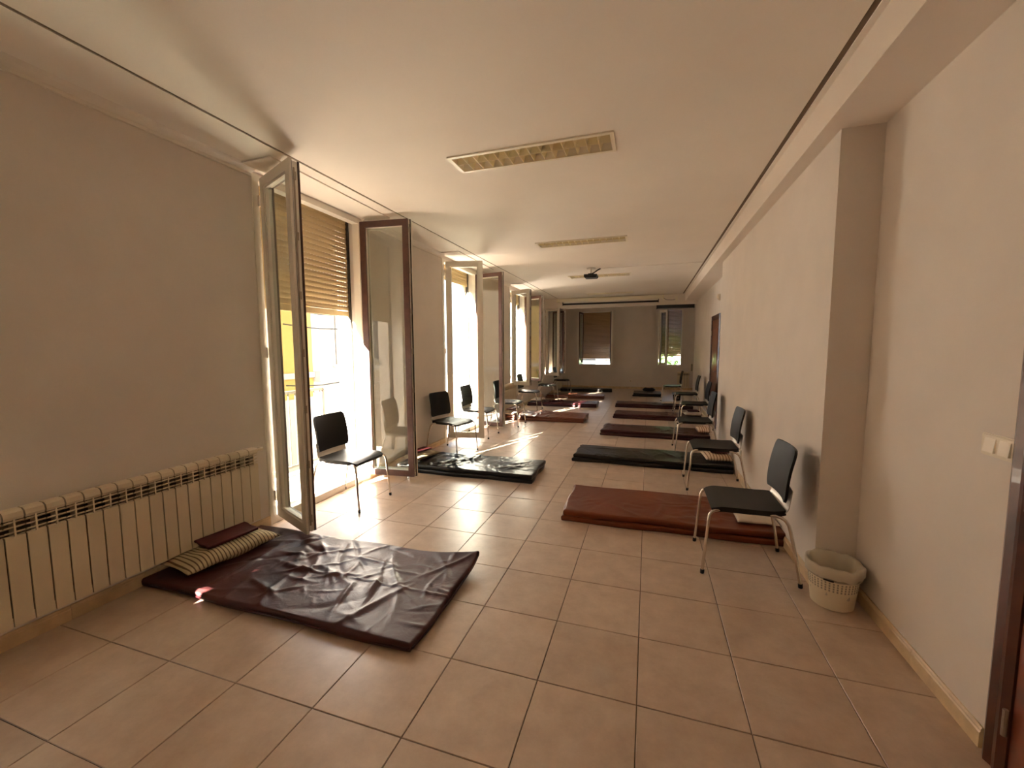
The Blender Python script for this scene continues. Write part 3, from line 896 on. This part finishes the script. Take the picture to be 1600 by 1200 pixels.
def mat_mesh(L, W, t, seed, step, creases, edge_wave=.006, extra=None, r=None):
    rnd = random.Random(seed)
    r = r or t*.34
    xs, ys = lin(L, step, r), lin(W, step, r)
    X, Y = np.meshgrid(xs, ys, indexing='ij')
    d = np.minimum(L/2-np.abs(X), W/2-np.abs(Y))
    dd = np.clip(r-d, 0, r)
    Z = t-r+np.sqrt(np.maximum(r*r-dd*dd, 0))
    fade = np.clip(d/(r*1.4), 0, 1)
    H = np.zeros_like(X)
    for c in creases:
        H += crease_field(X, Y, rnd, **c)
    ph = [rnd.uniform(0, 6) for _ in range(6)]
    H += .004*np.sin(3.1*X+ph[0])*np.sin(4.3*Y+ph[1])+.0025*np.sin(8*X+5*Y+ph[2])
    Z = Z+H*fade
    Xw = X+edge_wave*np.sin(9*Y/W+ph[3])*(np.abs(X)/(L/2))**6
    Yw = Y+edge_wave*np.sin(7*X+ph[4])*(np.abs(Y)/(W/2))**6
    if extra is not None:
        Xw, Yw, Z = extra(Xw, Yw, Z, X, Y)
    nx, ny = X.shape
    mb = MB()
    mb.v = [tuple(q) for q in np.stack([Xw, Yw, Z], -1).reshape(-1, 3)]
    for i in range(nx-1):
        for j in range(ny-1):
            a = i*ny+j
            mb.f.append((a, a+ny, a+ny+1, a+1))
    rim = [i*ny for i in range(nx)] + [(nx-1)*ny+j for j in range(1, ny)] + [i*ny+ny-1 for i in range(nx-2, -1, -1)] + [j for j in range(ny-2, 0, -1)]
    prev = rim
    for (ins, zz) in ((.10, .22), (.5, .02)):
        cur = []
        for a in rim:
            x, y, z = mb.v[a]
            lift = max(0, z-(t-r))
            nx_ = x*(1-ins*r/(L/2)); ny_ = y*(1-ins*r/(W/2))
            mb.v.append((nx_, ny_, max(.0, zz*t+lift))); cur.append(len(mb.v)-1)
        for k in range(len(rim)):
            k2 = (k+1) % len(rim)
            mb.f.append((prev[k2], prev[k], cur[k], cur[k2]))
        prev = cur
    mb.f.append(tuple(reversed(prev)))
    return mb

def C(n, amp, cx=0, cy=0, sx=.6, sy=.25, **k):
    return dict(n=n, amp=amp, cx=cx, cy=cy, sx=sx, sy=sy, **k)

# nearest mat: one thin wrinkled layer with a seam and a curled corner
def curl(Xw, Yw, Z, X, Y):
    L, W = 2.04, .90
    c = np.clip((X+Y*1.1-.95)/.55, 0, 1)**2
    Z = Z+.055*c
    Z = Z+.007*np.exp(-((Y+.03-.02*X)/.006)**2)*np.clip((X+.25)/.1, 0, 1)      # stitched seam
    lip = np.clip((Y-.30)/.15, 0, 1)**2*np.clip((X+.15)/1.0, 0, 1)
    Z = Z+.018*lip
    return Xw, Yw, Z
t = thing('floor_mat', 'wrinkled maroon vinyl mat spread flat in the foreground beside the radiator', 'mat', (-2.14, 2.185, 0), R(0), 'vinyl floor mats')
cs = [C(46, .018, .10, -.05, .42, .24, lmin=.15, lmax=.55, wmin=.012, wmax=.030), C(40, .009, .2, .0, .6, .3, lmin=.08, lmax=.25, wmin=.006, wmax=.014), C(10, .016, -.35, .2, .15, .12, lmin=.2, lmax=.5, wmin=.015, wmax=.03), C(14, .010, .8, .2, .15, .15)]
cover = link('cover', mat_mesh(2.04, .90, .052, 11, .0105, cs, .008, curl).mesh('cover', True), M['v_maroon'], t)
seam = MB()
link('piping', MB().tube([(-.995, -.445, .022), (0, -.452, .022), (1.0, -.448, .024), (1.022, -.43, .026), (1.024, 0, .026), (1.022, .25, .045)], .006, 8).mesh('piping', True), M['v_dkmaroon'], t)

def folded_mat(label, loc, L, W, mat, seed, rz=0, shine=None, t1=.050, t2=.052, dx=.012):
    t = thing('floor_mat', label, 'mat', loc, rz, 'vinyl floor mats')
    link('lower_fold', mat_mesh(L, W, t1, seed, .05, [C(10, .004, 0, 0, L*.3, W*.3)], .010).mesh('lower_fold', True), mat, t)
    cc = shine or [C(34, .013, .30, 0, .32, W*.25, lmin=.10, lmax=.40), C(22, .009, 0, 0, L*.3, W*.3, lmin=.08, lmax=.3), C(8, .012, -.75, 0, .12, W*.25)]
    u = link('upper_fold', mat_mesh(L-.015, W-.012, t2, seed+1, .02, cc, .010).mesh('upper_fold', True), mat, t, (dx, .004, t1-.002))
    # the turn of the fold along the far long edge
    pts = [(.0, .0)]
    hp = [( W/2-.03, .012), (W/2-.004, .016), (W/2+.010, .040), (W/2+.010, .066), (W/2-.004, .088), (W/2-.03, .092), (W/2-.035, .052)]
    link('fold_edge', MB().prism(hp, 'x', -L/2+.015, L/2-.02).mesh('fold_edge', True, 50), mat, t)
    return t
folded_mat('rust brown folded mat beneath the nearest right hand chair', (.165, 3.99, 0), 1.79, .76, M['v_rust'], 21, R(1))
folded_mat('long black folded mat on the right beneath the second chair', (.04, 5.90, 0), 2.0, .62, M['v_black'], 31, R(-1))
folded_mat('dark maroon folded mat on the right, third in its row', (.12, 7.75, 0), 1.80, .68, M['v_dkmaroon'], 41, R(-1))
folded_mat('maroon folded mat with a white pillow, fourth in the right row', (.20, 9.60, 0), 1.80, .60, M['v_maroon'], 51)
folded_mat('dark maroon folded mat on the right, fifth in its row', (.15, 11.32, 0), 1.88, .56, M['v_dkmaroon'], 61)
folded_mat('short black folded mat with bright sheen at the far right', (.0, 14.1, 0), .86, .9, M['v_black'], 71)
sh = [C(44, .021, -.25, 0, .35, .22, lmin=.15, lmax=.5, wmin=.010, wmax=.026), C(40, .013, .5, 0, .28, .22, lmin=.12, lmax=.45)]
folded_mat('glossy black folded mat behind the open sash of the nearest balcony door', (-2.14, 4.83, 0), 1.80, .70, M['v_black'], 81, R(1), sh)
folded_mat('reddish brown folded mat on the left past the second balcony door', (-2.16, 8.86, 0), 1.86, .78, M['v_brown'], 91, R(1), sh)
folded_mat('dark brown folded mat on the left with rusty sheen at its end', (-2.15, 11.02, 0), 1.84, .58, M['v_brown'] if False else M['v_dkmaroon'], 101, R(2), sh)
folded_mat('black and brown folded mat in the left row, second from the far wall', (-2.12, 12.82, 0), 1.78, .55, M['v_brown'], 111, R(3))
folded_mat('dark folded mat lying along the far wall on the left', (-2.08, 14.85, 0), 1.80, .56, M['v_black'], 121, R(6))

def pillow_mesh(L, W, T, seed):
    rnd = random.Random(seed)
    n, m = 36, 20
    top = []; bot = []
    mb = MB()
    for side in (1, -1):
        base = len(mb.v)
        for i in range(n+1):
            for j in range(m+1):
                u = -1+2*i/n; v = -1+2*j/m
                h = (1-abs(u)**3.2)**.62*(1-abs(v)**2.6)**.60 if abs(u) < 1 and abs(v) < 1 else 0
                pin = 1-.07*(1-abs(u)**2)*0 - .10*(abs(v)**2)*(1-abs(u)**6)*0
                x = u*L/2*(1-.05*(1-v*v)); y = v*W/2*(1-.10*(1-u*u)**1.0)
                z = T*.5*h*side*(1 if side > 0 else .80)
                z += .10*T*h*math.sin(5*u+seed)*math.sin(3*v+seed*.7)
                mb.v.append((x, y, z+T*.40))
        for i in range(n):
            for j in range(m):
                a = base+i*(m+1)+j
                q = (a, a+m+1, a+m+2, a+1)
                mb.f.append(q if side > 0 else tuple(reversed(q)))
    return mb
def weld(mesh):
    import bmesh
    bm = bmesh.new(); bm.from_mesh(mesh); bmesh.ops.remove_doubles(bm, verts=bm.verts, dist=1e-5); bm.to_mesh(mesh); bm.free()
    mesh.shade_smooth()
    return mesh
def pillow(label, loc, L, W, T, rz, mat, seed, pip=True):
    t = thing('pillow', label, 'pillow', loc, rz, 'pillows on the mats')
    link('case', weld(pillow_mesh(L, W, T, seed).mesh('case')), mat, t)
    return t
def pad(label, loc, L, W, T, rz, seed, rx=0):
    o = link('eye_pad', mat_mesh(L, W, T, seed, .02, [C(8, .004, 0, 0, L*.3, W*.3, lmin=.05, lmax=.15)], .004).mesh('eye_pad', True), M['v_pad'], None, loc, rz)
    o.rotation_euler = (rx, 0, rz)
    return tag(o, label, 'pad', 'folded maroon pads')
pillow('striped beige pillow on the foreground maroon mat by the radiator', (-2.925, 2.14, .05), .66, .34, .13, R(82), M['stripe'], 1)
pad('folded maroon pad lying on the foreground striped pillow', (-2.94, 2.17, .181), .36, .17, .020, R(82), 201, R(6))
pillow('grey striped pillow on the wall end of the glossy black mat', (-2.86, 4.83, .10), .46, .30, .09, R(80), M['stripe'], 2)
pad('folded maroon pad on the pillow of the glossy black mat', (-2.87, 4.84, .192), .26, .14, .02, R(80), 202)
pillow('grey pillow on the wall end of the reddish brown mat', (-2.82, 8.72, .10), .60, .32, .10, R(85), M['linen'], 3)
pad('folded maroon pad on the pillow of the reddish brown mat', (-2.83, 8.74, .203), .36, .18, .025, R(85), 203)
pillow('pale pillow on the dark brown mat near the left radiator', (-2.84, 11.0, .10), .46, .30, .10, R(85), M['linen'], 4)
pillow('dark grey pillow in the left row under the farthest chairs', (-2.75, 12.8, .10), .44, .30, .13, R(85), M['stripe'], 5)
pillow('flat pale pillow beneath the nearest right hand chair on the rust mat', (.89, 3.93, .098), .32, .40, .065, R(2), M['linen'], 6)
pillow('striped brown pillow beneath the second right hand chair on the black mat', (.89, 5.88, .098), .34, .40, .105, R(4), M['stripe2'], 7)
pad('folded maroon pad on the striped pillow beneath the second right hand chair', (.90, 5.89, .207), .22, .20, .022, R(4), 204)
pillow('striped pillow on the wall end of the third right hand mat', (.93, 7.72, .098), .22, .42, .11, R(2), M['stripe2'], 8)
pillow('white pillow on the wall end of the fourth right hand mat', (.93, 9.56, .098), .34, .34, .09, R(5), M['linen'], 9)
pad('folded maroon pad on the white pillow of the fourth right hand mat', (.94, 9.57, .190), .22, .18, .025, R(5), 205)
pillow('pale flat pillow on the fifth right hand mat', (.62, 11.36, .098), .55, .34, .07, R(0), M['linen'], 10)
pillow('dark rounded pillow at the far end of the short black mat', (.05, 14.42, .10), .42, .26, .13, R(5), M['v_black'], 11)

# ------------------------------------------------------------------ waste bins
def bin_thing(label, loc, k, body_m, liner_m):
    t = thing('waste_bin', label, 'waste bin', loc)
    r0, r1, h = .112*k, .140*k, .265*k
    prof = [(0, .0), (r0-.008, 0), (r0, .006), (r0+(r1-r0)*.9, h*.9), (r1+.004, h*.905), (r1+.006, h), (r1-.002, h), (r0+(r1-r0)*.86-.004, h*.88), (r0-.006, .012), (0, .012)]
    link('body', MB().lathe(prof, 48).mesh('body', True, 35), body_m, t)
    rnd = random.Random(5)
    ph = [rnd.uniform(0, 6.28) for _ in range(4)]
    def wob(i, an, r, z):
        a = (.003 if i in (1, 2, 3) else .0045)
        return (r+a*math.sin(7*an+ph[0])+a*.6*math.sin(13*an+ph[1]+i), z+.004*math.sin(5*an+ph[2])+.003*math.sin(11*an+ph[3]))
    lp = [(r1+.009, h*.80), (r1+.011, h*.92), (r1+.012, h*1.02), (r1+.004, h*1.06), (r1-.010, h*1.03), (r1-.020, h*.85), (r0+.004, h*.35), (r0-.03, .03), (.02, .025)]
    link('liner', MB().lathe(lp, 64, wob).mesh('liner', True), liner_m, t)
    if k > .9:
        band = [(r0+(r1-r0)*.80+.004, h*.74), (r0+(r1-r0)*.82+.008, h*.75), (r0+(r1-r0)*.86+.009, h*.80), (r0+(r1-r0)*.86+.003, h*.81)]
        link('band', MB().lathe(band, 48).mesh('band', True), M['bandgrey'], t)
        hb = MB()
        for q in range(7):
            an = R(232+q*3.2); rr = r1+.012
            if q < 6:
                an2 = R(232+(q+1)*3.2)
                hb.tube([(rr*math.cos(an), rr*math.sin(an), h*.775), (rr*math.cos(an2), rr*math.sin(an2), h*.775)], .0045, 6)
        link('handle', hb.mesh('handle', True), M['rubber'], t)
        sl = MB()
        for row, z in enumerate((.50, .56, .62, .68)):
            rr = r0+(r1-r0)*z+.0008
            for q in range(40):
                an = 2*math.pi*q/40
                c, s_ = math.cos(an), math.sin(an)
                tx, ty = -s_*.004, c*.004
                n = len(sl.v); zz = z*h
                for (a, b) in ((-1, -.005), (1, -.005), (1, .005), (-1, .005)):
                    sl.v.append((rr*c+tx*a, rr*s_+ty*a, zz+b))
                for (a, b) in ((-1, -.005), (1, -.005), (1, .005), (-1, .005)):
                    sl.v.append(((rr-.004)*c+tx*a, (rr-.004)*s_+ty*a, zz+b))
                sl.f += [tuple(n+i for i in q4) for q4 in ((0,1,2,3),(4,7,6,5),(0,4,5,1),(1,5,6,2),(2,6,7,3),(3,7,4,0))]
        o = link('vent_slots', sl.mesh('vent_slots'), M['bandgrey'], t); o['kind'] = 'stuff'
    return t
bin_thing('white plastic waste bin with a clear liner in the wall corner', (1.108, 2.912, 0), .97, M['binplastic'], M['liner'])
bin_thing('dark waste bin with a grey bag liner under the farthest right hand chair', (.83, 12.95, 0), .85, M['rubber'], M['greybag'])

# ------------------------------------------------------------------ sky portals at the openings (guide the sky light, emit nothing)
def portal(loc, rot, w, h):
    d = bpy.data.lights.new('sky_portal', 'AREA'); d.shape = 'RECTANGLE'; d.size = w; d.size_y = h
    d.cycles.is_portal = True
    o = bpy.data.objects.new('sky_portal', d); col.objects.link(o); o.location = loc; o.rotation_euler = rot
for n in (0, 1, 2, 3, 4):
    a, b, z0, z1 = WIN[n]
    z1 = {0: 1.12, 1: 1.95, 2: z1, 3: z1, 4: .82}[n]
    portal((XO-.02, (a+b)/2, (z0+z1)/2), (R(90), 0, R(-90)), b-a, z1-z0)
portal(((E1[0]+E1[1])/2, EY+.37, .97), (R(-90), 0, 0), E1[1]-E1[0], .22)
portal(((E2[0]+E2[1])/2, EY2+.37, 1.0), (R(-90), 0, 0), E2[1]-E2[0], .30)
